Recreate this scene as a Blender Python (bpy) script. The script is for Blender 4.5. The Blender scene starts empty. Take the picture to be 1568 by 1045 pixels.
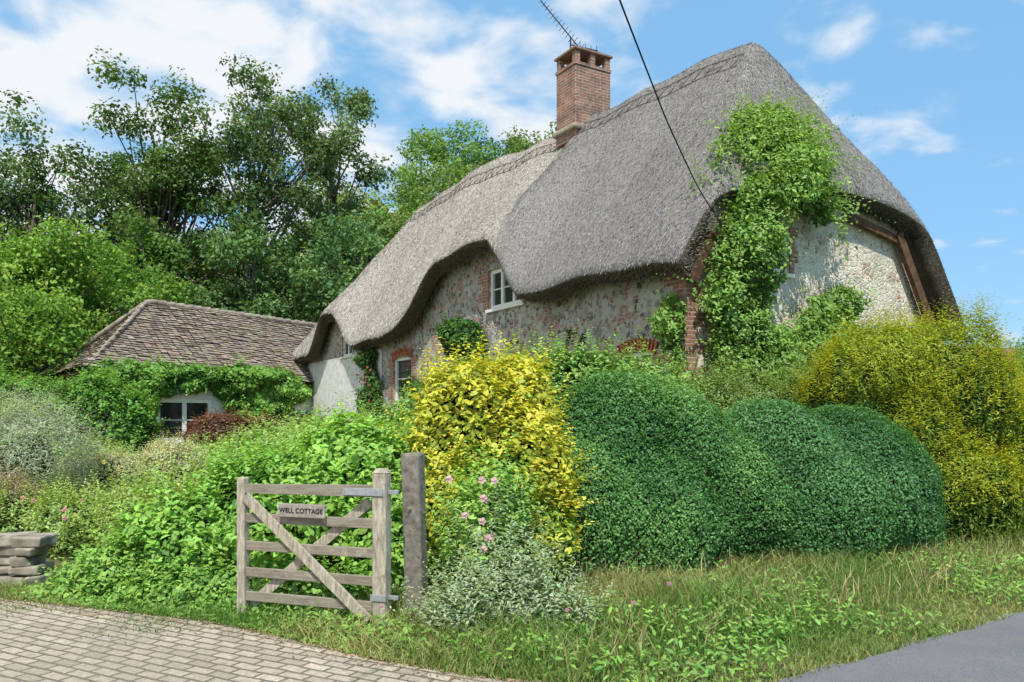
import bpy, math, numpy as np
from mathutils import Vector
rad=math.radians
scene=bpy.context.scene
R=np.random.default_rng(7)

# ---------------------------------------------------------------- helpers
def ss(a,b,x):
    t=np.clip((np.asarray(x,float)-a)/(b-a),0,1); return t*t*(3-2*t)
def unit(a): return a/np.maximum(np.linalg.norm(a,axis=-1,keepdims=True),1e-9)
def snoise(P,f,seed=0):
    r=np.random.default_rng(seed); o=np.zeros(len(P))
    for i in range(6):
        k=unit(r.normal(size=3))*f*r.uniform(.6,1.7); o+=np.sin(P@k+r.uniform(0,6.28))
    return o/3.0
def link(o,parent=None):
    scene.collection.objects.link(o)
    if parent is not None: o.parent=parent
    return o
def empty(name,loc=(0,0,0),rz=0):
    e=bpy.data.objects.new(name,None); e.location=loc; e.rotation_euler=(0,0,rz); e.empty_display_size=.3
    return link(e)
def mesh_np(name,V,k,mat,col=None,parent=None,smooth=False):
    """V: (n,k,3) independent polygons"""
    n=len(V); me=bpy.data.meshes.new(name)
    me.vertices.add(n*k); me.vertices.foreach_set('co',np.ascontiguousarray(V,dtype=np.float32).ravel())
    me.loops.add(n*k); me.loops.foreach_set('vertex_index',np.arange(n*k,dtype=np.int32))
    me.polygons.add(n); me.polygons.foreach_set('loop_start',np.arange(0,n*k,k,dtype=np.int32))
    me.polygons.foreach_set('loop_total',np.full(n,k,dtype=np.int32))
    if col is not None:
        a=me.color_attributes.new('col','FLOAT_COLOR','POINT')
        c=np.ones((n,k,4),np.float32); c[:,:,:3]=col[:,None,:]
        a.data.foreach_set('color',c.ravel())
    me.update(calc_edges=True); me.materials.append(mat)
    return link(bpy.data.objects.new(name,me),parent)
def mesh_py(name,verts,faces,mat,parent=None,smooth=False):
    me=bpy.data.meshes.new(name); me.from_pydata([tuple(map(float,v)) for v in verts],[],faces); me.update()
    me.materials.append(mat)
    if smooth: me.polygons.foreach_set('use_smooth',[True]*len(me.polygons))
    return link(bpy.data.objects.new(name,me),parent)
BF=[(0,3,2,1),(4,5,6,7),(0,1,5,4),(1,2,6,5),(2,3,7,6),(3,0,4,7)]
def boxes(name,parent,lst,mat,bevel=0):
    vs=[];fs=[]
    for b in lst:
        cx,cy,cz,sx,sy,sz=b[:6]; n=len(vs)
        for dz in(-.5,.5):
            for dx,dy in((-.5,-.5),(.5,-.5),(.5,.5),(-.5,.5)): vs.append((cx+dx*sx,cy+dy*sy,cz+dz*sz))
        fs+= [tuple(n+i for i in f) for f in BF]
    o=mesh_py(name,vs,fs,mat,parent)
    if bevel:
        m=o.modifiers.new('b','BEVEL'); m.width=bevel; m.segments=2
    return o
def beam_geo(a,b,w,d,up=(0,0,1)):
    a=np.array(a,float);b=np.array(b,float);x=unit(b-a);up=np.array(up,float)
    y=unit(np.cross(up,x));z=np.cross(x,y)
    return [tuple(p+y*sy*w/2+z*sz*d/2) for p in(a,b) for sy,sz in((-1,-1),(1,-1),(1,1),(-1,1))]
def beams(name,parent,lst,mat,bevel=0):
    vs=[];fs=[]
    for b in lst:
        n=len(vs); vs+=beam_geo(*b); fs+=[tuple(n+i for i in f) for f in [(0,1,2,3),(4,7,6,5),(0,4,5,1),(1,5,6,2),(2,6,7,3),(3,7,4,0)]]
    o=mesh_py(name,vs,fs,mat,parent)
    if bevel:
        m=o.modifiers.new('b','BEVEL'); m.width=bevel; m.segments=2
    return o
def tubes(name,parent,paths,mat,sides=6):
    """paths: list of (pts (m,3), radii (m,))"""
    vs=[];fs=[]
    for P,r in paths:
        P=np.array(P,float); m=len(P); T=np.gradient(P,axis=0); T=unit(T)
        ref=np.array([.3,.1,1.]) if abs(T[0][2])<.9 else np.array([1.,0.2,0])
        A=unit(np.cross(T,ref)); B=np.cross(T,A); base=len(vs)
        for i in range(m):
            for j in range(sides):
                a=6.2832*j/sides; vs.append(P[i]+r[i]*(math.cos(a)*A[i]+math.sin(a)*B[i]))
        for i in range(m-1):
            for j in range(sides):
                k=(j+1)%sides; fs.append((base+i*sides+j,base+i*sides+k,base+(i+1)*sides+k,base+(i+1)*sides+j))
    return mesh_py(name,vs,fs,mat,parent,True)

# ---------------------------------------------------------------- materials
class M:
    def __init__(s,name,rough=.8,spec=.3):
        s.m=bpy.data.materials.new(name); s.m.use_nodes=True; s.nt=s.m.node_tree; s.n=s.nt.nodes
        s.b=s.n['Principled BSDF']; s.b.inputs['Roughness'].default_value=rough; s.b.inputs['Specular IOR Level'].default_value=spec
        s.tc=s.n.new('ShaderNodeTexCoord')
    def L(s,a,b): s.nt.links.new(a,b)
    def map(s,src,scale=(1,1,1),rot=(0,0,0)):
        q=s.n.new('ShaderNodeMapping'); q.inputs['Scale'].default_value=scale; q.inputs['Rotation'].default_value=rot; s.L(src,q.inputs['Vector']); return q.outputs[0]
    def noise(s,vec,scale,detail=4,rough=.6,out='Fac'):
        q=s.n.new('ShaderNodeTexNoise'); q.inputs['Scale'].default_value=scale; q.inputs['Detail'].default_value=detail; q.inputs['Roughness'].default_value=rough
        if vec is not None: s.L(vec,q.inputs['Vector'])
        return q.outputs[out]
    def wobble(s,vec,scale,amt):
        w=s.n.new('ShaderNodeVectorMath'); w.operation='ADD'; sc=s.n.new('ShaderNodeVectorMath'); sc.operation='SCALE'; sc.inputs[3].default_value=amt
        s.L(s.noise(vec,scale,2,.5,'Color'),sc.inputs[0]); s.L(vec,w.inputs[0]); s.L(sc.outputs[0],w.inputs[1]); return w.outputs[0]
    def vor(s,vec,scale,out='Distance',feature='F1'):
        q=s.n.new('ShaderNodeTexVoronoi'); q.feature=feature; q.inputs['Scale'].default_value=scale; s.L(vec,q.inputs['Vector']); return q.outputs[out]
    def ramp(s,fac,stops):
        q=s.n.new('ShaderNodeValToRGB'); e=q.color_ramp.elements
        while len(e)<len(stops): e.new(.5)
        for i,(p,c) in enumerate(stops):
            e[i].position=p; e[i].color=(c,c,c,1) if not hasattr(c,'__len__') else (*c,1)
        s.L(fac,q.inputs[0]); return q.outputs[0]
    def mix(s,f,a,b,mode='MIX'):
        q=s.n.new('ShaderNodeMix'); q.data_type='RGBA'; q.blend_type=mode
        for v,i in((f,0),(a,6),(b,7)):
            if hasattr(v,'is_linked'): s.L(v,q.inputs[i])
            elif i==0: q.inputs[0].default_value=v
            else: q.inputs[i].default_value=(*v,1)
        return q.outputs[2]
    def math(s,op,a,b=None):
        q=s.n.new('ShaderNodeMath'); q.operation=op
        for v,i in((a,0),(b,1)):
            if v is None: continue
            if hasattr(v,'is_linked'): s.L(v,q.inputs[i])
            else: q.inputs[i].default_value=v
        return q.outputs[0]
    def color(s,c):
        if hasattr(c,'is_linked'): s.L(c,s.b.inputs['Base Color'])
        else: s.b.inputs['Base Color'].default_value=(*c,1)
        return s
    def bump(s,h,strength=.5,dist=.02):
        q=s.n.new('ShaderNodeBump'); q.inputs['Strength'].default_value=strength; q.inputs['Distance'].default_value=dist
        s.L(h,q.inputs['Height']); s.L(q.outputs[0],s.b.inputs['Normal']); return s
    def attr(s,name='col'):
        q=s.n.new('ShaderNodeAttribute'); q.attribute_name=name; return q.outputs['Color']

def leaf_mat(name,gloss=.018,rough=.5,trans=.33):
    m=M(name); m.n.remove(m.b); c=m.attr()
    d=m.n.new('ShaderNodeBsdfDiffuse'); m.L(c,d.inputs['Color'])
    t=m.n.new('ShaderNodeBsdfTranslucent'); mm=m.mix(1.,c,(1.25,1.15,.5),'MULTIPLY'); m.L(mm,t.inputs['Color'])
    x=m.n.new('ShaderNodeMixShader'); x.inputs[0].default_value=trans
    m.L(d.outputs[0],x.inputs[1]); m.L(t.outputs[0],x.inputs[2]); out=x.outputs[0]
    if gloss:
        g=m.n.new('ShaderNodeBsdfGlossy'); g.inputs['Roughness'].default_value=rough; g.inputs['Color'].default_value=(.9,.95,1,1)
        y=m.n.new('ShaderNodeMixShader'); y.inputs[0].default_value=gloss; m.L(out,y.inputs[1]); m.L(g.outputs[0],y.inputs[2]); out=y.outputs[0]
    m.L(out,m.n['Material Output'].inputs['Surface'])
    return m.m
LEAF=leaf_mat('leaf'); LEAFM=leaf_mat('leaf_matte',0); GRASSM=leaf_mat('grass_blade',0,.5,.3)
PETAL=leaf_mat('petal',0); STRAW=leaf_mat('straw',0,.5,.05)
def simple(name,c,rough=.7,spec=.3,var=.25,scale=8,bump=.0,metal=0):
    m=M(name,rough,spec); n=m.noise(m.tc.outputs['Object'],scale,5)
    c=np.array(c); m.color(m.ramp(n,[(.3,tuple(c*(1-var))),(.7,tuple(np.minimum(c*(1+var),1)))]))
    m.b.inputs['Metallic'].default_value=metal
    if bump: m.bump(n,bump,.01)
    return m.m
CORE=simple('core_shade',(.024,.040,.013),1,.0)  # shade painted as dark green on the solid bush cores
BARK=simple('bark',(.17,.14,.11),.9,.1,.5,6,.6)
WHITE=simple('white_painted_wood',(.80,.80,.77),.5,.4,.08,10)
GLASS=M('window_glass',.06,.6).color((.02,.025,.03)).m
DARKM=simple('dark_iron',(.02,.02,.022),.5,.4)
CABLEM=simple('black_cable',(.01,.01,.012),.6,.2)
METAL=simple('galvanised_steel',(.45,.47,.49),.45,.5,.2,30,metal=.7)
TIMBER=simple('old_brown_timber',(.12,.068,.04),.85,.15,.45,7,.4)

m=M('weathered_oak',.85,.15); o=m.tc.outputs['Object']
g=m.noise(m.map(o,(3,12,12)),1.5,4); gr=m.noise(m.map(o,(5,40,40)),1.2,6,.7); li=m.noise(o,9,5,.8)
c=m.mix(g,(.17,.15,.115),(.38,.335,.27)); c=m.mix(m.ramp(gr,[(.45,0.),(.7,.6)]),c,(.08,.07,.055)); c=m.mix(m.ramp(li,[(.58,0.),(.66,.7)]),c,(.40,.40,.30)); m.color(c).bump(gr,.7,.006); OAK=m.m
m=M('weathered_oak_pale',.85,.15); o=m.tc.outputs['Object']
gr=m.noise(m.map(o,(25,25,5)),2,6,.7); li=m.noise(o,7,5,.8)
c=m.mix(m.ramp(gr,[(.35,0.),(.7,1.)]),(.22,.19,.14),(.58,.53,.42)); c=m.mix(m.ramp(li,[(.56,0.),(.66,.6)]),c,(.15,.15,.09)); m.color(c).bump(gr,.6,.006); OAKP=m.m

# thatch
m=M('thatch',.95,.05); uv=m.tc.outputs['UV']
fine=m.noise(m.map(uv,(42,16,1)),1,5,.75); mid=m.noise(m.map(uv,(1.2,.8,1)),1,5,.6); big=m.noise(m.map(uv,(.22,.35,1)),1,4,.6)
speck=m.noise(m.map(uv,(40,26,1)),1,2,.9)
so_=m.n.new('ShaderNodeSeparateXYZ'); m.L(m.tc.outputs['Object'],so_.inputs[0])
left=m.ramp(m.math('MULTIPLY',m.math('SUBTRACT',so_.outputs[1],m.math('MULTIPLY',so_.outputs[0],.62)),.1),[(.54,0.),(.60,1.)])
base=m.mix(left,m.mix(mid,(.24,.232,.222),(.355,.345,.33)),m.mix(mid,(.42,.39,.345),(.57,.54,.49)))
base=m.mix(m.ramp(big,[(.45,0.),(.75,.40)]),base,(.16,.155,.13))
base=m.mix(m.ramp(fine,[(.40,.75),(.54,0.)]),base,(.07,.065,.058))
base=m.mix(m.ramp(speck,[(.56,0.),(.70,.6)]),base,(.60,.58,.54))
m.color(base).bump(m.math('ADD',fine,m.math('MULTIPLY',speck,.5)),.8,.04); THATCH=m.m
m=M('thatch_cut_ends',.95,.03); o=m.tc.outputs['Object']; a=m.noise(o,55,3,.8); b=m.noise(o,2.5,4,.6)
c=m.mix(b,(.10,.085,.066),(.20,.175,.14)); c=m.mix(m.ramp(a,[(.42,.85),(.56,0.)]),c,(.03,.025,.02)); c=m.mix(m.ramp(a,[(.60,0.),(.7,.6)]),c,(.33,.30,.25)); m.color(c).bump(a,.9,.03); THCUT=m.m

def uvz(m):
    s=m.n.new('ShaderNodeSeparateXYZ'); m.L(m.tc.outputs['Object'],s.inputs[0])
    c=m.n.new('ShaderNodeCombineXYZ'); m.L(m.math('ADD',s.outputs[0],s.outputs[1]),c.inputs[0]); m.L(s.outputs[2],c.inputs[1]); return c.outputs[0],s
def bricktex(m,vec,c1,c2,mortar,bw=.225,rh=.075,ms=.012):
    q=m.n.new('ShaderNodeTexBrick'); q.inputs['Scale'].default_value=1; q.inputs['Brick Width'].default_value=bw; q.inputs['Row Height'].default_value=rh
    q.inputs['Mortar Size'].default_value=ms; q.inputs['Mortar Smooth'].default_value=.3; q.inputs['Bias'].default_value=0
    q.inputs['Color1'].default_value=(*c1,1); q.inputs['Color2'].default_value=(*c2,1); q.inputs['Mortar'].default_value=(*mortar,1)
    m.L(vec,q.inputs['Vector']); return q
def brick_mat(name,c1,c2,mortar,grime=.4,pale=.5):
    m=M(name,.9,.1); v,s=uvz(m); q=bricktex(m,m.wobble(v,6,.02),c1,c2,mortar)
    n=m.noise(m.tc.outputs['Object'],3,6,.7); n2=m.noise(m.tc.outputs['Object'],14,3,.7); n4=m.noise(m.tc.outputs['Object'],5,4,.7)
    c=m.mix(m.ramp(n2,[(.4,0.),(.7,pale)]),q.outputs['Color'],(.46,.34,.26)); c=m.mix(m.ramp(n,[(.42,0.),(.66,grime)]),c,(.08,.065,.055))
    c=m.mix(m.ramp(n4,[(.58,0.),(.72,.5)]),c,(.40,.36,.30))
    m.color(c).bump(m.math('SUBTRACT',m.math('MULTIPLY',n2,.5),q.outputs['Fac']),.8,.012); return m.m
BRICK=brick_mat('old_red_brick',(.46,.18,.10),(.30,.11,.07),(.45,.41,.35))
BRICKC=brick_mat('chimney_brick',(.40,.16,.10),(.22,.095,.07),(.40,.37,.33),.65)

def wallmat(name,stoneA,stoneB,lime,limeamt,brickamt,wash=0.,grime=.6):
    m=M(name,.9,.1); v,s=uvz(m); v2=m.wobble(v,4,.12)
    q2=m.n.new('ShaderNodeTexVoronoi'); q2.inputs['Scale'].default_value=10; m.L(v2,q2.inputs['Vector']); cell=q2.outputs['Color']
    edge=m.vor(v2,10,'Distance','DISTANCE_TO_EDGE'); cs=m.n.new('ShaderNodeSeparateColor'); m.L(cell,cs.inputs[0])
    st=m.ramp(cs.outputs[0],[(0.,stoneA),(.35,stoneB),(.45,tuple(min(x*1.9,.8) for x in stoneB)),(.82,(.42,.37,.30)),(.9,(.36,.14,.08))])
    n=m.noise(v,2.2,6,.65); n3=m.noise(v,18,5,.7)
    st=m.mix(m.ramp(edge,[(.03,1.),(.10,0.)]),st,tuple(x*.8 for x in lime))
    lm=m.ramp(m.math('ADD',m.math('MULTIPLY',n,.6),m.math('MULTIPLY',n3,.4)),[(.62-limeamt,0.),(.70-limeamt,1.)])
    c=m.mix(lm,st,m.mix(n3,tuple(x*.7 for x in lime),lime))
    if wash: c=m.mix(wash,c,lime)
    q=bricktex(m,m.wobble(v,5,.02),(.46,.19,.115),(.32,.125,.08),(.43,.39,.33)); bn=m.math('ADD',m.math('MULTIPLY',m.noise(v,.9,4,.6),.75),m.math('MULTIPLY',cs.outputs[1],.2))
    c=m.mix(m.ramp(bn,[(.60-brickamt,0.),(.64-brickamt,.85)]),c,q.outputs['Color'])
    c=m.mix(m.ramp(m.noise(v,1.4,5,.7),[(.48,0.),(.75,grime)]),c,(.17,.15,.10))
    m.color(c).bump(m.math('ADD',m.ramp(edge,[(0.,0.),(.15,.6)]),n3),.8,.025); return m.m
FLINT=wallmat('flint_and_rubble_wall',(.06,.06,.065),(.27,.265,.25),(.60,.585,.545),.12,.03)
GABLE=wallmat('limewashed_rubble_wall',(.22,.17,.12),(.45,.38,.28),(.88,.81,.67),.16,-.06,.18,.45)
LIME=simple('limewash',(.70,.70,.68),.85,.1,.2,5,.4)

# ---------------------------------------------------------------- terrain
rd=np.array([.83,.5576]); rn=np.array([-.5576,.83]); r0=np.array([1.65,4.84])
def gz(x,y):
    x=np.asarray(x,float); y=np.asarray(y,float)
    d=(x-r0[0])*rn[0]+(y-r0[1])*rn[1]
    return .8*ss(3,10,d)*ss(8,16,y)+24*ss(34,90,y)*(1-ss(2,40,x))*(.55+.45*ss(-26,-10,x))
def axis_pts(a,b):
    fine=np.arange(a,b,.35); s1=b+np.cumsum(.35*1.13**np.arange(45)); s0=a-np.cumsum(.35*1.13**np.arange(45))
    return np.concatenate([s0[::-1],fine,s1])
def sheet(name,xs,ys,zf,mat,mask=None):
    X,Y=np.meshgrid(xs,ys,indexing='ij'); Z=zf(X,Y); n=len(ys)
    V=np.stack([X,Y,Z],-1).reshape(-1,3); I=np.arange(len(xs)*n).reshape(len(xs),n)
    F=np.stack([I[:-1,:-1],I[1:,:-1],I[1:,1:],I[:-1,1:]],-1).reshape(-1,4)
    return mesh_py(name,V,F.tolist(),mat,None,True)
m=M('soil_and_turf',.95,.05); o=m.tc.outputs['Object']; n=m.noise(o,.7,6,.7); n2=m.noise(o,14,5,.7)
c=m.mix(m.ramp(n,[(.4,0.),(.6,1.)]),(.06,.09,.025),(.13,.15,.05)); c=m.mix(m.ramp(n2,[(.45,0.),(.65,.8)]),c,(.19,.155,.10)); m.color(c).bump(n2,.8,.04); SOIL=m.m
sheet('ground',axis_pts(-14,12),axis_pts(2,34),lambda x,y:gz(x,y),SOIL)

# paving
m=M('block_paving',.9,.12); o=m.wobble(m.map(m.tc.outputs['Object'],(1,1,1),(0,0,rad(28))),4,.035)
q=bricktex(m,o,(.56,.48,.385),(.38,.325,.26),(.13,.12,.08),.20,.10,.011)
n=m.noise(o,1.3,6,.7); n2=m.noise(o,30,4,.7); n3=m.noise(o,4,6,.8); n5=m.noise(o,.5,3,.6)
c=m.mix(m.ramp(n2,[(.35,.6),(.6,0.)]),q.outputs['Color'],(.22,.19,.15)); c=m.mix(m.ramp(n,[(.5,0.),(.75,.6)]),c,(.30,.275,.21))
c=m.mix(m.ramp(n3,[(.57,0.),(.68,.7)]),c,(.19,.195,.10)); c=m.mix(m.ramp(n5,[(.45,0.),(.65,.25)]),c,(.2,.18,.14))
m.color(c).bump(m.math('SUBTRACT',m.math('ADD',m.math('MULTIPLY',n2,.6),n),q.outputs['Fac']),.9,.018); PAVE=m.m
edge=np.array([(-60,30),(-20,13.6),(-8,8.5),(-4.6,7.12),(-3.19,6.6),(-2.4,6.3),(-1.7,5.85),(-1.0,5.35),(-.3,4.98),(.34,4.8),(1.2,4.3),(2.2,3.2),(4,1.0)],float)
ex=np.concatenate([np.linspace(-60,-10,12)[:-1],np.arange(-10,4.01,.12)]); ey=np.interp(ex,edge[:,0],edge[:,1])+.035*np.sin(ex*9)+.02*np.sin(ex*23+1)
vs=[];fs=[];K=14
for i,(x,y) in enumerate(zip(ex,ey)):
    for j in range(K):
        yy=y+(-25-y)*(j/(K-1))**2; vs.append((x,yy,float(gz(x,yy))+.008))
for i in range(len(ex)-1):
    for j in range(K-1): a=i*K+j; fs.append((a,a+1,a+K+1,a+K))
mesh_py('paved_driveway',vs,fs,PAVE)
def paved(x,y): return y<np.interp(x,edge[:,0],edge[:,1])
# road
m=M('asphalt',.9,.15); o=m.tc.outputs['Object']; n=m.noise(o,90,3,.8); n2=m.noise(o,1.2,5,.6); n4=m.noise(o,6,5,.7)
c=m.mix(n2,(.15,.155,.165),(.25,.25,.26)); c=m.mix(m.ramp(n,[(.35,.6),(.6,0.)]),c,(.07,.07,.075)); c=m.mix(m.ramp(n4,[(.5,0.),(.75,.4)]),c,(.24,.22,.18)); m.color(c).bump(n,.8,.008); ASPH=m.m
vs=[];fs=[]; ts=np.concatenate([np.linspace(-60,-4,10)[:-1],np.arange(-4,14,.1),np.linspace(14,120,20)])
for t in ts:
    for w in(0,-1.5,-3,-5.2):
        wob=(.03*math.sin(t*5)+.02*math.sin(t*13+2)+.012*math.sin(t*31)) if w==0 else 0
        p=r0+rd*t+rn*(w+wob); vs.append((p[0],p[1],.016+(.03 if w in(-1.5,-3) else 0)))
for i in range(len(ts)-1):
    for j in range(3): a=i*4+j; fs.append((a,a+1,a+5,a+4))
mesh_py('road',vs,fs,ASPH,None,True)
def roadd(x,y): return (x-r0[0])*rn[0]+(y-r0[1])*rn[1]

# ---------------------------------------------------------------- foliage
GAIN=1.5
def make_leaves(C,N,D,L,W,k=4,fold=.18):
    N=unit(N); D=unit(D-N*np.sum(D*N,1,keepdims=True)); S=np.cross(N,D)
    L=np.broadcast_to(np.asarray(L,float),(len(C),))[:,None]; W=np.broadcast_to(np.asarray(W,float),(len(C),))[:,None]
    if k==4: prof=[(-.5,0),(.05,.5),(.5,0),(.05,-.5)]
    else: prof=[(-.5,0),(-.2,.42),(.2,.4),(.5,0),(.2,-.4),(-.2,-.42)]
    out=[]
    for a,b in prof: out.append(C+D*L*a+S*W*b+N*W*fold*abs(b)*2-N*L*.24*(a*a))
    return np.stack(out,1)
def rv(n,r): return unit(r.normal(size=(n,3)))
def colors(n,c1,c2,clump,r,jit=.25):
    c1=np.array(c1);c2=np.array(c2); w=np.clip(.5+.5*clump+r.normal(0,.22,n),0,1)[:,None]
    hue=1+np.stack([r.normal(0,.08,n),np.zeros(n),r.normal(0,.08,n)],1)
    return np.clip((c1*(1-w)+c2*w)*(1+jit*r.uniform(-1,1,n))[:,None]*hue*GAIN,.004,.75)
def shell(blobs,n,r,lump=.1,lf=3.5,depth=.1,back=.6,ground=True,seed=1):
    B=np.array(blobs,float); w=B[:,3]*B[:,4]+B[:,3]*B[:,5]+B[:,4]*B[:,5]; w/=w.sum()
    m=int(n*2.4); idx=r.choice(len(B),m,p=w); d=rv(m,r); c=B[idx,:3]; rr=B[idx,3:]
    p0=c+rr*d; nz=snoise(p0,lf,seed)+.5*snoise(p0,lf*2.7,seed+5)
    rad_=1+lump*nz
    p=c+rr*d*rad_[:,None]; nor=unit(d/rr)
    p=p-nor*(depth*np.abs(r.normal(0,1,m))*.8)[:,None]
    keep=np.ones(m,bool)
    for j in range(len(B)):
        q=(((p-B[j,:3])/B[j,3:])**2).sum(1); keep&=~((q<.60)&(idx!=j))
    if ground: keep&=p[:,2]>gz(p[:,0],p[:,1])+.01
    facing=-(p[:,0]*nor[:,0]+p[:,1]*nor[:,1])/np.hypot(p[:,0],p[:,1])
    keep&=~((facing<-.35)&(nor[:,2]<.6)&(r.random(m)<back))
    i=np.where(keep)[0][:n]; return p[i],nor[i],nz[i]
def icosph(c,r,sc,seg=14,rings=9):
    v=[];f=[]
    for i in range(rings+1):
        ph=math.pi*i/rings
        for j in range(seg):
            a=6.2832*j/seg; v.append((c[0]+sc*r[0]*math.sin(ph)*math.cos(a),c[1]+sc*r[1]*math.sin(ph)*math.sin(a),c[2]+sc*r[2]*math.cos(ph)))
    for i in range(rings):
        for j in range(seg): k=(j+1)%seg; f.append((i*seg+j,(i+1)*seg+j,(i+1)*seg+k,i*seg+k))
    return v,f
def shoots_geo(P,N,r,Lr,m,leafL,leafW,upw=.9,spread=.35,lean=.5):
    n=len(P); d=unit(N*lean+np.array([0,0,upw])+r.normal(0,spread,(n,3))); L=r.uniform(*Lr,n)
    curve=r.normal(0,.25,(n,3))*np.array([1,1,.3])+np.array([0,0,-.15])
    Cs=[];Ns=[];Ds=[];sc=[]
    for j in range(m):
        s=(j+.5)/m; c=P+d*(L*s)[:,None]+curve*(L*s*s)[:,None]; rd_=rv(n,r); rd_=unit(rd_-d*np.sum(rd_*d,1,keepdims=True))
        D=unit(d*.6+rd_*1.0); Cs.append(c+D*leafL*.5); Ds.append(D); Ns.append(unit(d*.7-rd_*.3+np.array([0,0,.5]))); sc.append(np.full(n,1.1-.6*s))
    C=np.concatenate(Cs);sc=np.concatenate(sc)
    return C,np.concatenate(Ns),np.concatenate(Ds),sc
def bush(name,blobs,n,L,W,c1,c2,seed=0,lump=.1,lf=3.5,depth=.1,k=4,mat=None,nshoots=0,sL=(.15,.4),sm=9,cs=None,core=.84,tilt=.8,up=.35,jit=.25,back=.6,parent=None,upw=.9,droop=0,scol=None,lowgreen=None):
    r=np.random.default_rng(seed+100); mat=mat or LEAF
    p,nor,nz=shell(blobs,n,r,lump,lf,depth,back,seed=seed)
    N=unit(nor+np.array([0,0,up])+tilt*rv(len(p),r)); D=rv(len(p),r)+nor*.5+np.array([0,0,-droop])
    s=r.uniform(.65,1.25,len(p)); V=[make_leaves(p,N,D,L*s,W*s,k)]
    cc=colors(len(p),c1,c2,nz,r,jit)
    if lowgreen is not None:
        g=(r.random(len(p))<.06+.7*(1-ss(lowgreen[0],lowgreen[1],p[:,2]+.25*snoise(p,3,9)))); cc[g]=colors(int(g.sum()),(.08,.18,.025),(.20,.30,.04),np.zeros(int(g.sum())),r,jit)
    col=[cc]
    if nshoots:
        q,qn,qz=shell(blobs,nshoots,r,lump,lf,.02,back,seed=seed); ok=qn[:,2]>-.25; q=q[ok];qn=qn[ok]
        C,N2,D2,sc=shoots_geo(q,qn,r,sL,sm,L,W,upw); V.append(make_leaves(C,N2,D2,L*sc,W*sc,k))
        cc=colors(len(C),c1,c2,np.full(len(C),.6),r,jit) if scol is None else colors(len(C),scol,scol,np.zeros(len(C)),r,jit)
        col.append(cc)
    o=mesh_np(name,np.concatenate(V),k,mat,np.concatenate(col),parent)
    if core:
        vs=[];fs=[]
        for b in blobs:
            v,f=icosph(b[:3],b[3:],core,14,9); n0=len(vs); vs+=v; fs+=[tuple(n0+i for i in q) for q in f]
        mesh_py('light_block_core',vs,fs,CORE,o,True)  # solid dark ellipsoids added inside the leaves to block light
    return o

def tree(name,x,y,H,cr,ch0,nc,npl,leaf,c1,c2,seed,rz=None,lean=(0,0),zb=None,trunk_r=None,clr=.24,flat=.75,taper=.35):
    r=np.random.default_rng(seed); z0=float(gz(x,y)) if zb is None else zb
    e=empty(name,(x,y,z0)); cz=(ch0+1)/2*H; hz=(1-ch0)/2*H
    cen=[]
    while len(cen)<nc:
        d=rv(1,r)[0]; q=r.random()**.4; p=d*q
        rr=1+.25*math.sin(3*math.atan2(d[1],d[0])+seed)+.2*math.sin(6*d[2]+seed*2)
        tp=1-taper*max(p[2],0)
        cen.append((p[0]*cr*rr*tp+lean[0]*(p[2]+1)/2,p[1]*cr*rr*tp+lean[1]*(p[2]+1)/2,cz+p[2]*hz*(1+.08*math.sin(seed+4*d[0]))))
    cen=np.array(cen); tr=trunk_r or H*.016
    V=[];Cc=[]
    R0=cr*clr*r.uniform(.55,1.35,nc)
    for i in range(nc):
        n=int(npl*(R0[i]/(cr*clr))**2)
        d=rv(n,r); q=r.random(n)**.5; P=cen[i]+d*q[:,None]*R0[i]*np.array([1,1,flat])*(1+.3*snoise(d,3.5,seed+i))[:,None]
        P+=r.normal(0,leaf*.5,P.shape)
        N=unit(d*.5+np.array([0,0,.6])+.8*rv(n,r)); D=rv(n,r)+np.array([0,0,-.4]); s=r.uniform(.6,1.3,n)
        V.append(make_leaves(P,N,D,leaf*s,leaf*.6*s,4)); Cc.append(colors(n,c1,c2,np.full(n,r.normal(0,.6)),r,.25))
    mesh_np('crown',np.concatenate(V),4,LEAFM,np.concatenate(Cc),e)
    paths=[]
    T=[np.array([0,0,-.3])]
    for s in(.2,.4,.6,.8,1): T.append(np.array([lean[0]*s*s,lean[1]*s*s,H*.88*s])+r.normal(0,H*.012,3))
    T=np.array(T); paths.append((T,tr*np.array([1.25,1,.8,.6,.35,.1])))
    for i in range(nc):
        if r.random()>.75: continue
        zt=max(ch0*H*.55,cen[i][2]-r.uniform(.2,.4)*H*(1-ch0)); s=min(zt/(H*.93),.95)
        a=np.array([np.interp(zt,T[:,2],T[:,0]),np.interp(zt,T[:,2],T[:,1]),zt]); b=cen[i]
        mid=(a+b)/2+np.array([0,0,-.04*H*r.random()])+r.normal(0,.15,3); r1=tr*(1-s)*.45+.03
        paths.append((np.array([a,mid,b]),np.array([r1,r1*.6,.02])))
    tubes('trunk_and_limbs',e,paths,BARK,5)
    return e

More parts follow.
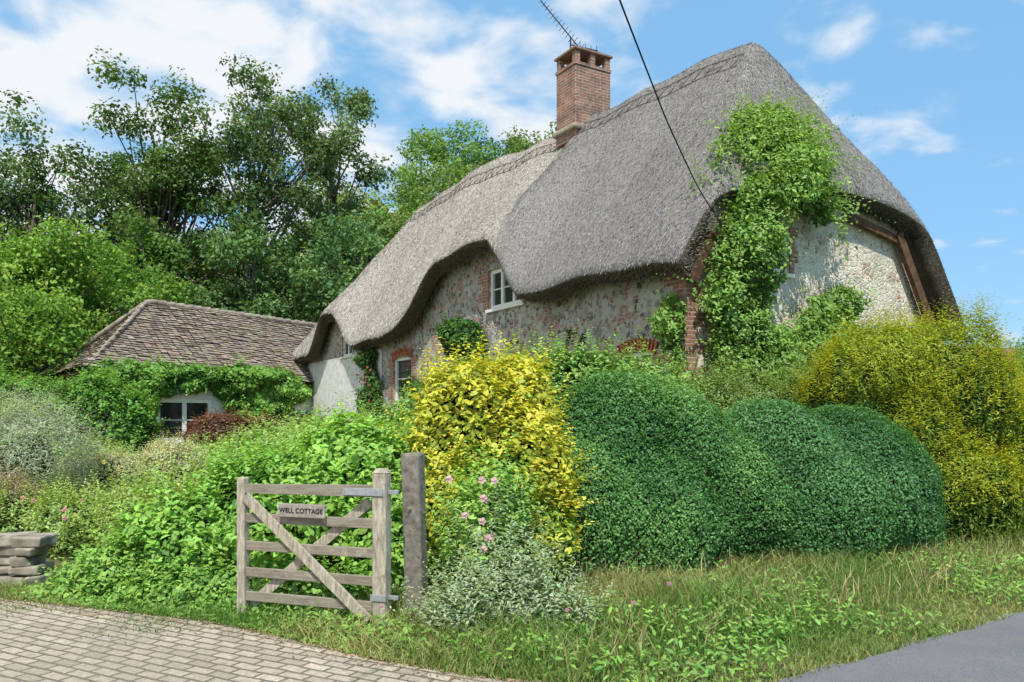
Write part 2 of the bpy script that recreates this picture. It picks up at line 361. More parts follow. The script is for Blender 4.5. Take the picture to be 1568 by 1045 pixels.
# ---------------------------------------------------------------- cottage
cot=empty('thatched_cottage',(2.83,13,0),math.atan2(.514,.857))   # local x = depth v, local y = along front t
def lift(t):
    t=np.asarray(t,float)
    a=1.5*ss(4.3,5.8,t)*(1-ss(8.0,11.4,t)); b=1.25*ss(14.6,16.6,t)*(1-ss(17.4,19.4,t)); return a+b
def hroof(t,v):
    t=np.asarray(t,float); v=np.asarray(v,float)
    s=(v+.55)/3.95; sc=np.clip(s,0,1)
    ZR=np.interp(t,[-.5,1.3,7.7,12.5,15.2,18.6,22],[9.15,9.15,9.4,9.85,9.75,9.5,9.4])
    E=np.interp(t,[-.4,1.5,4.5,12,22],[4.1,4.2,4.22,4.1,4.0])
    fr=E+s*(ZR-E)+.16*np.sin(np.pi*sc)+lift(t)*(1-sc)**1.6
    re=3.2+(7.5-v)/4.1*(ZR-3.2)+.1*np.sin(np.pi*np.clip((7.5-v)/4.1,0,1))
    hr=5.72+(t+.4)*(ZR-5.72)/2.0-.05*(v-3.4)**2
    hl=3.9+(22-t)*1.35
    k=.13; Z=np.stack([fr,re,hr,hl]); mn=Z.min(0); z=mn-k*np.log(np.exp(-(Z-mn)/k).sum(0))
    tb=5.6+.62*v; z=z+.16*(1-ss(-.22,.22,t-tb))*ss(-1,0,v)
    z=z+.07*(1-ss(.50,.54,np.abs(v-3.4)-.05*np.abs(np.sin(t*3.5))))*ss(1.0,1.4,t)*(1-ss(18.0,18.4,t))
    z=z+.05*np.sin(t*1.3+v)*.6+.03*np.sin(t*2.9-v*2)
    return z
t0,t1,v0,v1=-.42,22.0,-.55,7.5
ts=np.arange(t0,t1+.001,.08); vsn=np.arange(v0,v1+.001,.08)
Tm,Vm=np.meshgrid(ts,vsn,indexing='ij'); Zm=hroof(Tm,Vm)
d=np.minimum(np.minimum(Tm-t0,t1-Tm),np.minimum(Vm-v0,v1-Vm)); Zm=Zm-.10*np.exp(-d/.08)
Zm=Zm+R.normal(0,.006,Zm.shape)
nV=len(vsn); I=np.arange(len(ts)*nV).reshape(len(ts),nV)
F=np.stack([I[:-1,:-1],I[:-1,1:],I[1:,1:],I[1:,:-1]],-1).reshape(-1,4)[:,::-1]
o=mesh_py('thatch_roof',np.stack([Vm,Tm,Zm],-1).reshape(-1,3),F.tolist(),THATCH,cot,True)
if o.data.polygons[1000].normal.z<0: o.data.flip_normals()
o.data.materials.append(THCUT)
uvl=o.data.uv_layers.new(name='UVMap'); li=np.zeros(len(o.data.loops),np.int32); o.data.loops.foreach_get('vertex_index',li)
UV=np.stack([(Tm+Vm*.35).ravel(),Zm.ravel()*1.25],-1)[li]; uvl.data.foreach_set('uv',UV.astype(np.float32).ravel())
sm=o.modifiers.new('thickness','SOLIDIFY'); sm.thickness=.36; sm.offset=-1; sm.use_even_offset=False; sm.material_offset=1; sm.material_offset_rim=1
def hgrad(t,v):
    e=.05; z=hroof(t,v); return z,(hroof(t+e,v)-z)/e,(hroof(t,v+e)-z)/e
n=170000; tt=t0+(t1-t0)*R.random(n)**1.4; vv=R.uniform(v0,4.2,n)
m2=R.random(n)<.18; tt[m2]=R.uniform(t0,2.4,m2.sum()); vv[m2]=R.uniform(v0,v1,m2.sum())
z,gt,gv=hgrad(tt,vv); z=z-.10*np.exp(-np.minimum(np.minimum(tt-t0,t1-tt),np.minimum(vv-v0,v1-vv))/.08)
Nn=unit(np.stack([-gv,-gt,np.ones(n)],1)); down=unit(np.stack([-gv,-gt,-(gv**2+gt**2)],1))
P=np.stack([vv,tt,z],1)+Nn*R.uniform(-.005,.018,n)[:,None]
D=unit(down+.22*rv(n,R)+Nn*.10); Nf=unit(Nn+.4*rv(n,R))
far=1+.05*tt
Lh=R.uniform(.035,.11,n)*far; Wd=R.uniform(.005,.012,n)*far
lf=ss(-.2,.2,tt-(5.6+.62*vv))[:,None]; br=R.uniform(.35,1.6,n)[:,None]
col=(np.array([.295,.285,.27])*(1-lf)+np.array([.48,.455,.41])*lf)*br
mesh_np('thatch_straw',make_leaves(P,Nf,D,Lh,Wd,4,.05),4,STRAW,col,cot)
n=26000; te=np.where(R.random(n)<.8,R.uniform(t0,t1,n),t0); ve=np.where(te==t0,R.uniform(v0,v1,n),v0)
z,gt,gv=hgrad(te,ve); Nn=unit(np.stack([-gv,-gt,np.ones(n)],1)); dep=R.uniform(.02,.36,n)
outw=np.where((te==t0)[:,None],np.array([0,-1.,0]),np.array([-1.,0,-.6]))
P=np.stack([ve,te,z-.08],1)-Nn*dep[:,None]+outw*.01
mesh_np('thatch_eave_ends',make_leaves(P,Nn+.5*rv(n,R),unit(outw)+.35*rv(n,R),R.uniform(.03,.08,n),R.uniform(.006,.014,n),4,.05),4,STRAW,np.array([.22,.195,.16])*R.uniform(.4,1.7,n)[:,None],cot)
paths=[]
for vo in(2.78,2.98,3.85):
    tl=np.arange(1.5,18.2,.25); paths.append((np.stack([np.full(len(tl),vo),tl,hroof(tl,np.full(len(tl),vo))+.03],1),np.full(len(tl),.011)))
tl=np.arange(1.5,18.2,.18); vz=np.where(np.arange(len(tl))%2,2.78,2.98); paths.append((np.stack([vz,tl,hroof(tl,vz)+.035],1),np.full(len(tl),.009)))
tubes('ridge_spars',cot,paths,simple('dark_hazel',(.14,.13,.11)),4)

# walls
def wall(name,ax,pos,a0,a1,z0,top,holes,mat,depth=.16,sign=1,parent=None):
    g=sorted(set(np.round(np.concatenate([np.arange(a0,a1,.15),[a1]]+[[h[0],h[1]] for h in holes]),4))); vs=[];fs=[]
    def pt(a,z,off=0.): return (pos+off,a,z) if ax=='x' else (a,pos+off,z)
    def quad(*p): n=len(vs); vs.extend(p); fs.append((n,n+1,n+2,n+3))
    for a,b in zip(g[:-1],g[1:]):
        if b-a<1e-4: continue
        mid=(a+b)/2; segs=[[z0,None]]
        for h in sorted([h for h in holes if h[0]<mid<h[1]],key=lambda h:h[2]):
            segs[-1][1]=h[2]; segs.append([h[3],None])
        for s0,s1 in segs:
            ta,tb=(top(a),top(b)) if s1 is None else (s1,s1); quad(pt(a,s0),pt(b,s0),pt(b,tb),pt(a,ta))
    for h in holes:
        A,B,Z0,Z1=h[:4]; dd=depth*sign
        quad(pt(A,Z0),pt(A,Z1),pt(A,Z1,dd),pt(A,Z0,dd)); quad(pt(B,Z0),pt(B,Z1),pt(B,Z1,dd),pt(B,Z0,dd))
        quad(pt(A,Z0),pt(B,Z0),pt(B,Z0,dd),pt(A,Z0,dd)); quad(pt(A,Z1),pt(B,Z1),pt(B,Z1,dd),pt(A,Z1,dd))
    return mesh_py(name,vs,fs,mat,parent or cot)
def window(parent,ax,pos,a0,a1,z0,z1,cols,rows,mat=WHITE,off=.09,fw=.06,sill=True):
    fr=[]
    def bx(a,z,sa,sz,o,th): return (pos+o,a,z,th,sa,sz) if ax=='x' else (a,pos+o,z,sa,th,sz)
    w=a1-a0;h=z1-z0;am=(a0+a1)/2;zm=(z0+z1)/2
    fr+=[bx(a0+fw/2,zm,fw,h,off,.08),bx(a1-fw/2,zm,fw,h,off,.08),bx(am,z1-fw/2,w-2*fw,fw,off,.078),bx(am,z0+fw/2,w-2*fw,fw,off,.078)]
    for i in range(1,cols): fr.append(bx(a0+w*i/cols,zm,fw*1.1,h-2*fw,off,.07))
    for i in range(1,rows): fr.append(bx(am,z0+h*i/rows,w-2*fw,.028,off+.004,.04))
    if sill: fr.append(bx(am,z0-.035,w+.12,.068,off-.09,.14))
    boxes('window_frame',parent,fr,mat,.004); boxes('window_pane',parent,[bx(am,zm,w-fw,h-fw,off+.03,.012)],GLASS)
H1=(5.0,6.55,4.15,5.07); H2=(.75,1.65,1.95,2.78); H3=(11.0,12.3,1.55,3.40); H4=(15.9,16.9,3.75,4.55)
wall('front_wall','x',0,0,21.4,-.3,lambda a:float(hroof(a,0.))-.32,[H1,H2,H3,H4],FLINT)
window(cot,'x',0,*H1,3,2,fw=.09); window(cot,'x',0,*H3,1,3,fw=.09); window(cot,'x',0,*H2,2,2); window(cot,'x',0,*H4,2,1,fw=.08)
G1=(1.85,2.5,4.2,5.05)
wall('gable_wall','y',0,0,7.0,-.3,lambda a:float(hroof(0.,a))-.28,[G1],GABLE); window(cot,'y',0,*G1,1,2,fw=.09)
wall('rear_wall','x',7.0,0,21.4,-.3,lambda a:float(hroof(a,7.0))-.3,[],FLINT)
wall('end_wall','y',21.4,0,7.0,-.3,lambda a:float(hroof(21.4,a))-.3,[],FLINT)
mesh_py('limewashed_bay',[(-.02,13.2,-.3),(-.02,20.9,-.3),(-.02,20.9,3.75),(-.02,13.2,3.75)],[(0,1,2,3)],LIME,cot)
q=[];z=0;i=0
while z<4.0:
    L_=.52 if i%2 else .30; q.append((.0,L_/2-.01,z+.112,.03,L_,.22)); Lg=.24 if i%2 else .46; q.append((Lg/2+.014,-.004,z+.112,Lg,.03,.22)); z+=.225; i+=1
def dress(h,wd=.23,ax='x'):
    out=[];z=h[2];i=0
    while z<h[3]-.05:
        w=wd if i%2 else wd*.55; hh=min(.225,h[3]-z)
        for a in(h[0]-w/2,h[1]+w/2): out.append((-.003,a,z+hh/2,.03,w,hh-.004) if ax=='x' else (a,-.003,z+hh/2,w,.03,hh-.004))
        z+=.225;i+=1
    return out
q+=dress(H1,.5)+dress(H2)+dress(H3,.38)+dress(G1,.22,'y')
boxes('brick_dressings',cot,q,BRICK,.004)
vo=[]
for h in(H2,H3):
    am=(h[0]+h[1])/2; w=(h[1]-h[0])/2+.05; nb=int((2*w)/.085)
    for i in range(nb+1):
        s=-1+2*i/nb; a=am+s*w; zc=h[3]+.14-.10*s*s; tl=s*.35
        vo.append(((-.008,a-math.sin(tl)*.11,zc-.11),(-.008,a+math.sin(tl)*.11,zc+.11),.05,.07,(1,0,0)))
beams('brick_arch',cot,vo,simple('arch_brick',(.40,.14,.08),.9,.1,.5,9,.3),.004)
bt=[((5.45,-.16,5.25),(6.95,-.16,2.9),.10,.2),((3.9,-.12,5.42),(5.6,-.12,5.12),.10,.16),((.5,-.14,4.7),(0.0,-.14,3.85),.1,.2),((6.0,-.33,3.3),(6.0,.2,3.3),.14,.14)]
beams('verge_timbers',cot,bt,TIMBER,.008)
beams('wall_bracket',cot,[((-.06,3.45,2.75),(-.10,3.1,3.35),.07,.03),((-.06,3.15,2.8),(-.10,3.6,3.0),.06,.03),((-.05,2.75,3.25),(-.12,2.95,2.85),.06,.03)],DARKM)
# chimney
cy=7.35
ch=[(3.3,cy,9.75,1.12,.86,1.9)]; zt=10.70
ch+=[(3.3,cy,zt+.03,1.17,.91,.075)]
for dx in(-.48,0,.48):
    for dy in(-.35,.35): ch.append((3.3+dx,cy+dy,zt+.22,.15,.15,.31))
boxes('chimney_stack',cot,ch,BRICKC,.006)
boxes('chimney_cap',cot,[(3.3,cy,zt+.405,1.22,.96,.06)],simple('cap_slab',(.26,.17,.13),.9,.1,.3,9,.3),.01)
boxes('chimney_flashing',cot,[(3.3,cy,9.10,1.3,1.04,.14)],simple('mortar_skirt',(.33,.29,.22),.95,.05,.4,7,.5),.04)
ap=[]
ap.append((np.array([[3.1,cy+.3,11.0],[3.1,cy+.3,11.75]]),np.array([.022,.022])))
e0=np.array([3.35,cy+.2,11.45]); e1=np.array([2.45,cy+.75,12.75]); ap.append((np.array([e0,e1]),np.array([.016,.016])))
for i in range(14):
    c=e0+(e1-e0)*(i/13); w=.16-.08*i/13; ax=unit(np.array([.52,-.31,.79])); ap.append((np.array([c-ax*w,c+ax*w]),np.array([.008,.008])))
ap.append((np.array([[3.1,cy+.3,11.55],[3.75,cy-.05,11.4]]),np.array([.016,.016])))
for i in range(5):
    c=np.array([3.2+.13*i,cy+.25-.07*i,11.53-.03*i]); ap.append((np.array([c-[0.0,.02,.13],c+[0,.02,.13]]),np.array([.009,.009])))
tubes('tv_aerial',cot,ap,DARKM,5)

# ---------------------------------------------------------------- tiled outbuilding
ob=empty('tiled_outbuilding',(-13.3,29,0),math.atan2(.673,.74))
m=M('clay_tile',.9,.1); nn=m.noise(m.tc.outputs['Object'],4,5,.7); c=m.mix(m.ramp(nn,[(.45,0.),(.68,.7)]),m.attr(),(.27,.26,.20)); m.color(c).bump(m.noise(m.tc.outputs['Object'],20,3),.5,.01); TILE=m.m
def tiles(A,B,Cc,Dd,rows,tw,r):
    A,B,Cc,Dd=[np.array(x,float) for x in(A,B,Cc,Dd)]; V=[];col=[]
    nrm=unit(np.cross(B-A,Dd-A)); nrm=nrm if nrm[2]>0 else -nrm
    for i in range(rows):
        s=i/rows; l=A+(Dd-A)*s; rr=B+(Cc-B)*s; l2=A+(Dd-A)*(s+1.25/rows); r2=B+(Cc-B)*(s+1.25/rows); w=np.linalg.norm(rr-l)
        k=max(1,int(w/tw)); up=(l2+r2-l-rr)/2; x=unit(rr-l); off=(i%2)*.5*tw
        up=unit(up-x*np.dot(up,x))*np.linalg.norm(Dd-A)*1.15/rows*.92
        sag=-.05*math.sin(math.pi*s)
        for j in range(k+1):
            o=l+x*(j*tw+off-tw*.5)
            if np.dot(o-l,x)>w-tw*.3 : continue
            sg=sag-.04*math.sin(j*tw*1.1+s*2)
            a=o+nrm*(.07+sg+r.normal(0,.008))+up*r.normal(0,.05); b=a+x*tw*.94+nrm*r.normal(0,.008); c_=b+up-nrm*.05; d_=a+up-nrm*.05
            V.append([a,b,c_,d_]); t=-nrm*.035; V.append([a+t,b+t,b,a])
            cc=np.array([.28,.225,.18])*r.uniform(.5,1.35)*np.array([1,r.uniform(.9,1.1),r.uniform(.85,1.15)]); col+=[cc,cc*.7]
    return np.array(V),np.array(col)
r=np.random.default_rng(5)
zl,zr,ze=5.85,5.55,3.15
V1,c1=tiles((-2.75,-3.05,ze+.1),(8,-3.05,ze-.25),(8,0,zr-.1),(0,0,zl),30,.21,r)
V2,c2=tiles((-2.75,3.0,ze),(-2.75,-3.05,ze+.1),(0,0,zl),(0,0.02,zl),30,.21,r)
V3,c3=tiles((8,3.0,ze-.2),(-2.75,3.0,ze),(0,0,zl),(8,0,zr-.1),30,.21,r)
mesh_np('clay_tiles',np.concatenate([V1,V2,V3]),4,TILE,np.concatenate([c1,c2,c3]),ob)
mesh_py('roof_boarding',[(-2.7,-3,ze-.03),(8,-3,ze-.38),(8,3,ze-.33),(-2.7,3,ze-.13),(0,0,zl-.15),(8,0,zr-.25)],[(0,1,5,4),(1,2,5),(2,3,4,5),(3,0,4),(0,3,2,1)],TIMBER,ob)
rt=[]
for i in range(24): x=.0+i*.33; rt.append((np.array([[x,0,zl+.03-(.4/8)*x+r.normal(0,.012)],[x+.34,0,zl+.05-(.4/8)*x]]),np.array([.10,.11])))
for sgn in(-1,1):
    a=np.array([0,0,zl+.03]); b=np.array([-2.75,3.0*sgn,ze+.08])
    for i in range(16):
        p=a+(b-a)*i/16; q2=a+(b-a)*(i+1.1)/16; rt.append((np.array([p,q2]),np.array([.075,.09])))
tubes('ridge_tiles',ob,rt,simple('ridge_tile_clay',(.27,.235,.19),.9,.1,.45,5,.3),8)
OW1=(-.54,1.33,.85,2.3); OW2=(4.35,5.4,1.2,1.95)
wall('front_wall','y',-2.7,-2.4,8,-.3,lambda a:3.02-.03*a,[OW1,OW2],LIME,parent=ob); wall('end_wall','x',-2.4,-2.7,2.7,-.3,lambda a:3.0,[],LIME,parent=ob)
window(ob,'y',-2.7,*OW1,2,2,fw=.13); window(ob,'y',-2.7,*OW2,2,1,fw=.08,mat=simple('pale_blue_paint',(.42,.55,.62),.5))

# ---------------------------------------------------------------- gate (local x along the gate)
gl=np.array([-2.14,6.34]); gr_=np.array([-.97,5.93]); gd=gr_-gl; W=np.linalg.norm(gd)
gate=empty('wooden_gate',(gl[0],gl[1],0),math.atan2(gd[1],gd[0]))
boxes('shutting_stile',gate,[(0,0,.59,.075,.075,1.10)],OAKP,.012)
boxes('hanging_stile',gate,[(W,0,.62,.115,.10,1.16)],OAKP,.014)
mesh_py('stile_cap',[(W-.0575,-.05,1.2),(W+.0575,-.05,1.2),(W+.0575,.05,1.2),(W-.0575,.05,1.2),(W-.03,-.03,1.235),(W+.03,-.03,1.235),(W+.03,.03,1.235),(W-.03,.03,1.235)],BF,OAKP,gate)
rl=[]
for z in(.20,.39,.60,.82): rl.append(((.03,0,z),(W-.05,0,z),.03,.075))
beams('rails',gate,rl,OAK,.006)
mesh_py('top_rail',[(.03,-.03,1.02),(W-.05,-.03,1.02),(W-.05,.03,1.02),(.03,.03,1.02),(.03,-.03,1.085),(W-.05,-.03,1.11),(W-.05,.03,1.11),(.03,.03,1.085)],BF,OAK,gate)
beams('braces',gate,[((.05,-.036,.99),(W-.09,-.036,.10),.026,.085),((.06,.036,.13),(W-.12,.036,.98),.026,.08)],OAKP,.005)
boxes('hinge_straps',gate,[(W-.13,-.058,1.06,.34,.008,.055),(W+.09,-.0,1.06,.10,.03,.03),(W-.0,-.056,.28,.13,.008,.05),(W+.09,0,.28,.10,.03,.03)],METAL,.003)
sg=empty('cottage_name_sign',(.50,-.055,.90)); sg.parent=gate
boxes('board',sg,[(.08,0,0,.42,.018,.105)],simple('sign_wood',(.30,.27,.23),.8,.1,.35,20),.005)
cu=bpy.data.curves.new('lettering','FONT'); cu.body='WELL COTTAGE'; cu.size=.052; cu.extrude=.002; cu.align_x='CENTER'; cu.align_y='CENTER'
lo=bpy.data.objects.new('lettering',cu); link(lo,sg); lo.location=(.08,-.0125,0); lo.rotation_euler=(rad(90),0,0); cu.materials.append(simple('letter_black',(.03,.03,.03)))
gp=boxes('gate_post',None,[(0,0,.66,.15,.15,1.36)],simple('grey_post_oak',(.20,.18,.15),.9,.1,.5,14,.8),.02); gp.location=(-.74,6.22,0); gp.rotation_euler=(rad(1),rad(-1.2),rad(-15))
fp=boxes('fence_post',None,[(0,0,.9,.09,.09,1.75)],OAK,.01); fp.location=(2.12,9.75,0)

# ---------------------------------------------------------------- cable + pole
cp=np.array([(3.29,12.5,4.64),(2.3,9.9,4.50),(1.55,7.95,4.56),(.81,6.0,4.76),(-.8,1.9,5.4),(-3.8,-6,7.2)])
s=np.linspace(0,5,60); cp2=np.stack([np.interp(s,range(6),cp[:,i]) for i in range(3)],1)
for _ in range(6): cp2[1:-1]=(cp2[:-2]+cp2[1:-1]*2+cp2[2:])/4
tubes('overhead_cable',None,[(cp2,np.full(60,.008))],CABLEM,6)
tubes('utility_pole',None,[(np.array([(-3.8,-6,-.3),(-3.8,-6,4),(-3.8,-6,7.6)]),np.array([.15,.13,.11]))],BARK,10)

# ---------------------------------------------------------------- shrubs
Y1=(.20,.26,.03);Y2=(.46,.44,.05)
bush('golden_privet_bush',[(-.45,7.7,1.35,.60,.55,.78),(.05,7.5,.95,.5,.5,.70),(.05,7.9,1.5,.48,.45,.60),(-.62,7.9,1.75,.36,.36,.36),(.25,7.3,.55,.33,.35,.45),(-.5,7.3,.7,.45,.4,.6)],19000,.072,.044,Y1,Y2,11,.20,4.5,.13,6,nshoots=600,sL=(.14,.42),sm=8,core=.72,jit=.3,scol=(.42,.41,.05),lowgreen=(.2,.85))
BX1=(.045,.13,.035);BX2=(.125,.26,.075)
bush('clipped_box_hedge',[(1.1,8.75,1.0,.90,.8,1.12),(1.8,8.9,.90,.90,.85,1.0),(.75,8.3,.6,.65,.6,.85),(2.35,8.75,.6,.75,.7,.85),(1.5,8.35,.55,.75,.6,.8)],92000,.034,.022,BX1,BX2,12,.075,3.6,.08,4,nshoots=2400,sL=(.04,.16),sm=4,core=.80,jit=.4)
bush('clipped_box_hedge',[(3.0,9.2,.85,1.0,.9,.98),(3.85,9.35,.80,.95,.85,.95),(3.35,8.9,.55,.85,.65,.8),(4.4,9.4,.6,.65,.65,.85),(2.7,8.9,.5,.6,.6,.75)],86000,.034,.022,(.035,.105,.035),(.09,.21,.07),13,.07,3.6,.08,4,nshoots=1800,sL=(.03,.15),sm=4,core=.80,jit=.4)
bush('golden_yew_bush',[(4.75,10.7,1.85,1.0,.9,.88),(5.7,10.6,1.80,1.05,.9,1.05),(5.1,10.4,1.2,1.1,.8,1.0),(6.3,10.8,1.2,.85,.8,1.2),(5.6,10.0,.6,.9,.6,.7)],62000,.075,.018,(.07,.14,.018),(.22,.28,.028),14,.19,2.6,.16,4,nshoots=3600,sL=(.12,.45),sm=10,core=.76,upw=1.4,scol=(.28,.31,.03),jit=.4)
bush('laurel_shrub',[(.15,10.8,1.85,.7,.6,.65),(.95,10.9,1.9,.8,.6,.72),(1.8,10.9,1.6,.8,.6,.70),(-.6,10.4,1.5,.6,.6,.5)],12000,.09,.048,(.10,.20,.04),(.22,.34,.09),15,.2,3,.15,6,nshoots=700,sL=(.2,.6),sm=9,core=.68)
bush('feathery_shrub',[(2.6,11.2,1.4,.7,.5,.75),(3.4,11.4,1.3,.8,.5,.9),(4.2,11.6,1.5,.6,.5,.8)],14000,.065,.026,(.09,.16,.04),(.19,.27,.09),16,.22,3,.15,4,nshoots=1100,sL=(.15,.6),sm=12,core=.65)
bush('garden_shrub',[(-2.35,7.7,.55,.80,.65,.72),(-1.45,7.9,.70,.75,.6,.80),(-3.0,7.5,.30,.7,.55,.58),(-1.1,7.4,.4,.5,.5,.6)],19000,.085,.047,(.08,.19,.03),(.21,.37,.07),17,.2,3.5,.16,6,nshoots=560,sL=(.12,.45),sm=8,core=.70,jit=.35)
bush('garden_shrub',[(-3.2,10,.70,.8,.7,.5),(-2.1,10.2,.95,.9,.7,.55),(-1.2,9.8,1.0,.7,.7,.55)],13000,.078,.038,(.10,.21,.04),(.24,.37,.08),18,.2,3,.15,6,nshoots=700,sL=(.2,.5),sm=10,core=.68)
bush('ground_ivy_bank',[(-3.65,7.5,.05,.8,.5,.40),(-2.7,6.95,.05,.6,.35,.33),(-1.7,6.75,.0,.5,.3,.28)],11000,.055,.042,(.08,.19,.035),(.21,.34,.07),19,.25,4,.1,6,nshoots=350,sL=(.1,.28),sm=6,core=.6)
bush('herbaceous_border',[(-5.2,9.6,.3,1.0,.7,.45),(-4.2,9.4,.35,.9,.6,.5),(-6.4,9.9,.25,.9,.7,.4),(-3.9,8.6,.3,.6,.5,.4)],12000,.07,.03,(.11,.20,.045),(.27,.36,.11),20,.28,3,.15,4,nshoots=1000,sL=(.12,.45),sm=10,core=.6,jit=.4)
bush('lavender_bush',[(-6.9,11.3,1.0,.75,.6,.72),(-7.6,11.4,.95,.7,.6,.75)],14000,.09,.014,(.20,.24,.17),(.35,.40,.29),21,.18,4,.14,4,nshoots=2400,sL=(.25,.6),sm=8,core=.5,mat=LEAFM,upw=1.6)
bush('silver_shrub',[(-6.1,12.2,.75,.55,.5,.42),(-6.8,12.6,.6,.5,.5,.4),(-5.4,12.6,.8,.6,.5,.5)],12000,.055,.022,(.28,.30,.18),(.48,.48,.29),22,.2,4,.12,4,nshoots=800,sL=(.1,.28),sm=6,core=.55,mat=LEAFM)
bush('heather_mound',[(-6.5,10.3,.5,.5,.45,.35),(-7.2,10.5,.5,.5,.4,.35)],7000,.05,.015,(.17,.15,.10),(.34,.28,.20),23,.25,4,.14,4,nshoots=700,sL=(.1,.3),sm=6,core=.45,mat=LEAFM)
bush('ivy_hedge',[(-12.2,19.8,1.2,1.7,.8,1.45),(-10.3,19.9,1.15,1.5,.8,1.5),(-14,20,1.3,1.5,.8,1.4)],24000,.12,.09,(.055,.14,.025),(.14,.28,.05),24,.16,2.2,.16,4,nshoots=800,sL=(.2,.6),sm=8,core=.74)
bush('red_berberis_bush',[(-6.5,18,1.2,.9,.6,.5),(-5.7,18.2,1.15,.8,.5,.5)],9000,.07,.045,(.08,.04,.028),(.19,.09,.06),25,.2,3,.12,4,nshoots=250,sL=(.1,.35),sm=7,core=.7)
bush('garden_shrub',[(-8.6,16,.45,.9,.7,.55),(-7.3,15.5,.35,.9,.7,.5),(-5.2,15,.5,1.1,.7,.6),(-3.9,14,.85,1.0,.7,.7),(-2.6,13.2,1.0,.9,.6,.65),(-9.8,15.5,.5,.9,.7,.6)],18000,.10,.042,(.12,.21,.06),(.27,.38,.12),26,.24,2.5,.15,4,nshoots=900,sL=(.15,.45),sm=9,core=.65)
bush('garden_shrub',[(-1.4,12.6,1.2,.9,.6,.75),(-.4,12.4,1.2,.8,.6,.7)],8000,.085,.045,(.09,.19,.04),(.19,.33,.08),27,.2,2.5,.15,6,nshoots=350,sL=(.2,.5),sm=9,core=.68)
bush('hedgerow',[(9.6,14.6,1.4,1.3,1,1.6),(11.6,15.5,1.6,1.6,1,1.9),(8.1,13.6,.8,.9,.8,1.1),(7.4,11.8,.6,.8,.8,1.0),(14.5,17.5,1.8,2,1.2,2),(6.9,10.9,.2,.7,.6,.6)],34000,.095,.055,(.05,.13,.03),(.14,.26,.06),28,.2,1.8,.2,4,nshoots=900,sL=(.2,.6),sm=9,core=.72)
bush('catmint_clump',[(.05,6.0,.05,.55,.35,.36),(-.4,5.85,.05,.35,.3,.34),(-.15,6.35,.2,.4,.35,.45)],4200,.06,.022,(.15,.21,.12),(.31,.38,.24),29,.3,4,.14,4,nshoots=480,sL=(.18,.50),sm=10,core=.4,mat=LEAFM,upw=1.4)
bush('rose_bush',[(-.12,6.75,.75,.33,.3,.45),(-.3,6.6,.5,.3,.3,.4)],2600,.06,.040,(.10,.22,.035),(.23,.37,.08),30,.28,4,.14,6,nshoots=220,sL=(.15,.45),sm=8,core=.4)

def climber(name,par,ax,pos,blobs,n,L,W,c1,c2,seed,thick=.25,holes=(),ns=0,sL=(.2,.5),upw=.5,k=4,thr=.9):
    """blobs in wall plane: (a,z,ra,rz)"""
    r=np.random.default_rng(seed); B=np.array(blobs,float); w=B[:,2]*B[:,3]; idx=r.choice(len(B),n*2,p=w/w.sum())
    q=np.sqrt(r.random(n*2)); th=r.uniform(0,6.283,n*2); a=B[idx,0]+B[idx,2]*q*np.cos(th); z=B[idx,1]+B[idx,3]*q*np.sin(th)
    P3=np.stack([a,z,z*0],1); nz=snoise(P3,3.2,seed)+.6*snoise(P3,8,seed+1); keep=(q-.30*nz<thr)
    for h in holes: keep&=~((a>h[0]-.03)&(a<h[1]+.03)&(z>h[2]-.05)&(z<h[3]+.03))
    a=a[keep][:n];z=z[keep][:n];q=q[keep][:n];nz=nz[keep][:n]; m_=len(a)
    off=thick*(1-.7*q**2)*(1+.5*nz)*r.uniform(.3,1.05,m_)+.03
    outn=np.array([-1.,0,0]) if ax=='x' else np.array([0,-1.,0])
    P=np.zeros((m_,3)); P[:,2]=z
    if ax=='x': P[:,1]=a;P[:,0]=pos
    else: P[:,0]=a;P[:,1]=pos
    P+=outn*off[:,None]
    N=unit(outn+np.array([0,0,.5])+.8*rv(m_,r)); D=rv(m_,r)+np.array([0,0,-.6]); s=r.uniform(.6,1.3,m_)
    V=[make_leaves(P,N,D,L*s,W*s,k)]; C=[colors(m_,c1,c2,nz,r,.35)]
    if ns:
        i=r.choice(m_,ns)
        for h in holes: i=i[~((a[i]>h[0]-.3)&(a[i]<h[1]+.3)&(z[i]>h[2]-.7)&(z[i]<h[3]+.2))]
        Cc,N2,D2,sc=shoots_geo(P[i],np.repeat(outn[None],len(i),0),r,sL,9,L,W,upw,.6,.5); V.append(make_leaves(Cc,N2,D2,L*sc,W*sc,k)); C.append(colors(len(Cc),c1,c2,np.full(len(Cc),.7),r))
    return mesh_np(name,np.concatenate(V),k,LEAF,np.concatenate(C),par)
VC1=(.065,.135,.03);VC2=(.18,.30,.065)
cl=empty('climbing_vine',cot.location,cot.rotation_euler[2])
G1h=(1.72,2.68,4.1,5.2)
climber('gable_leaves',cl,'y',-.05,[(.8,3.1,.75,1.3),(1.2,4.3,.95,.9),(1.8,5.3,1.0,.8),(2.4,5.9,.7,.5),(1.7,2.3,1.5,.9),(3.0,2.9,1.1,.9),(2.9,5.4,.6,.5),(.8,2.2,.7,.9),(3.9,2.5,.9,.8),(3.5,3.7,.4,.5)],24000,.10,.055,VC1,VC2,41,.60,[G1h],1400,(.2,.75),.5,6,.78)
climber('corner_leaves',cl,'x',-.02,[(.0,2.2,.25,.7),(.15,3.1,.3,.6)],1800,.09,.045,VC1,VC2,42,.3,[],90,(.2,.5),.5,6)
r=np.random.default_rng(43); n=3600; vv=r.normal(1.95,.66,n); tt=r.uniform(-.55,.25,n); z=hroof(tt,vv)+r.uniform(0,.4,n)**1.3
P=np.stack([vv,tt-.12,z],1); P[:,2]-=r.uniform(0,1.3,n)*(tt<-.25); P=P[~((P[:,2]<5.35)&(vv>1.5)&(vv<2.9))]; n=len(P)
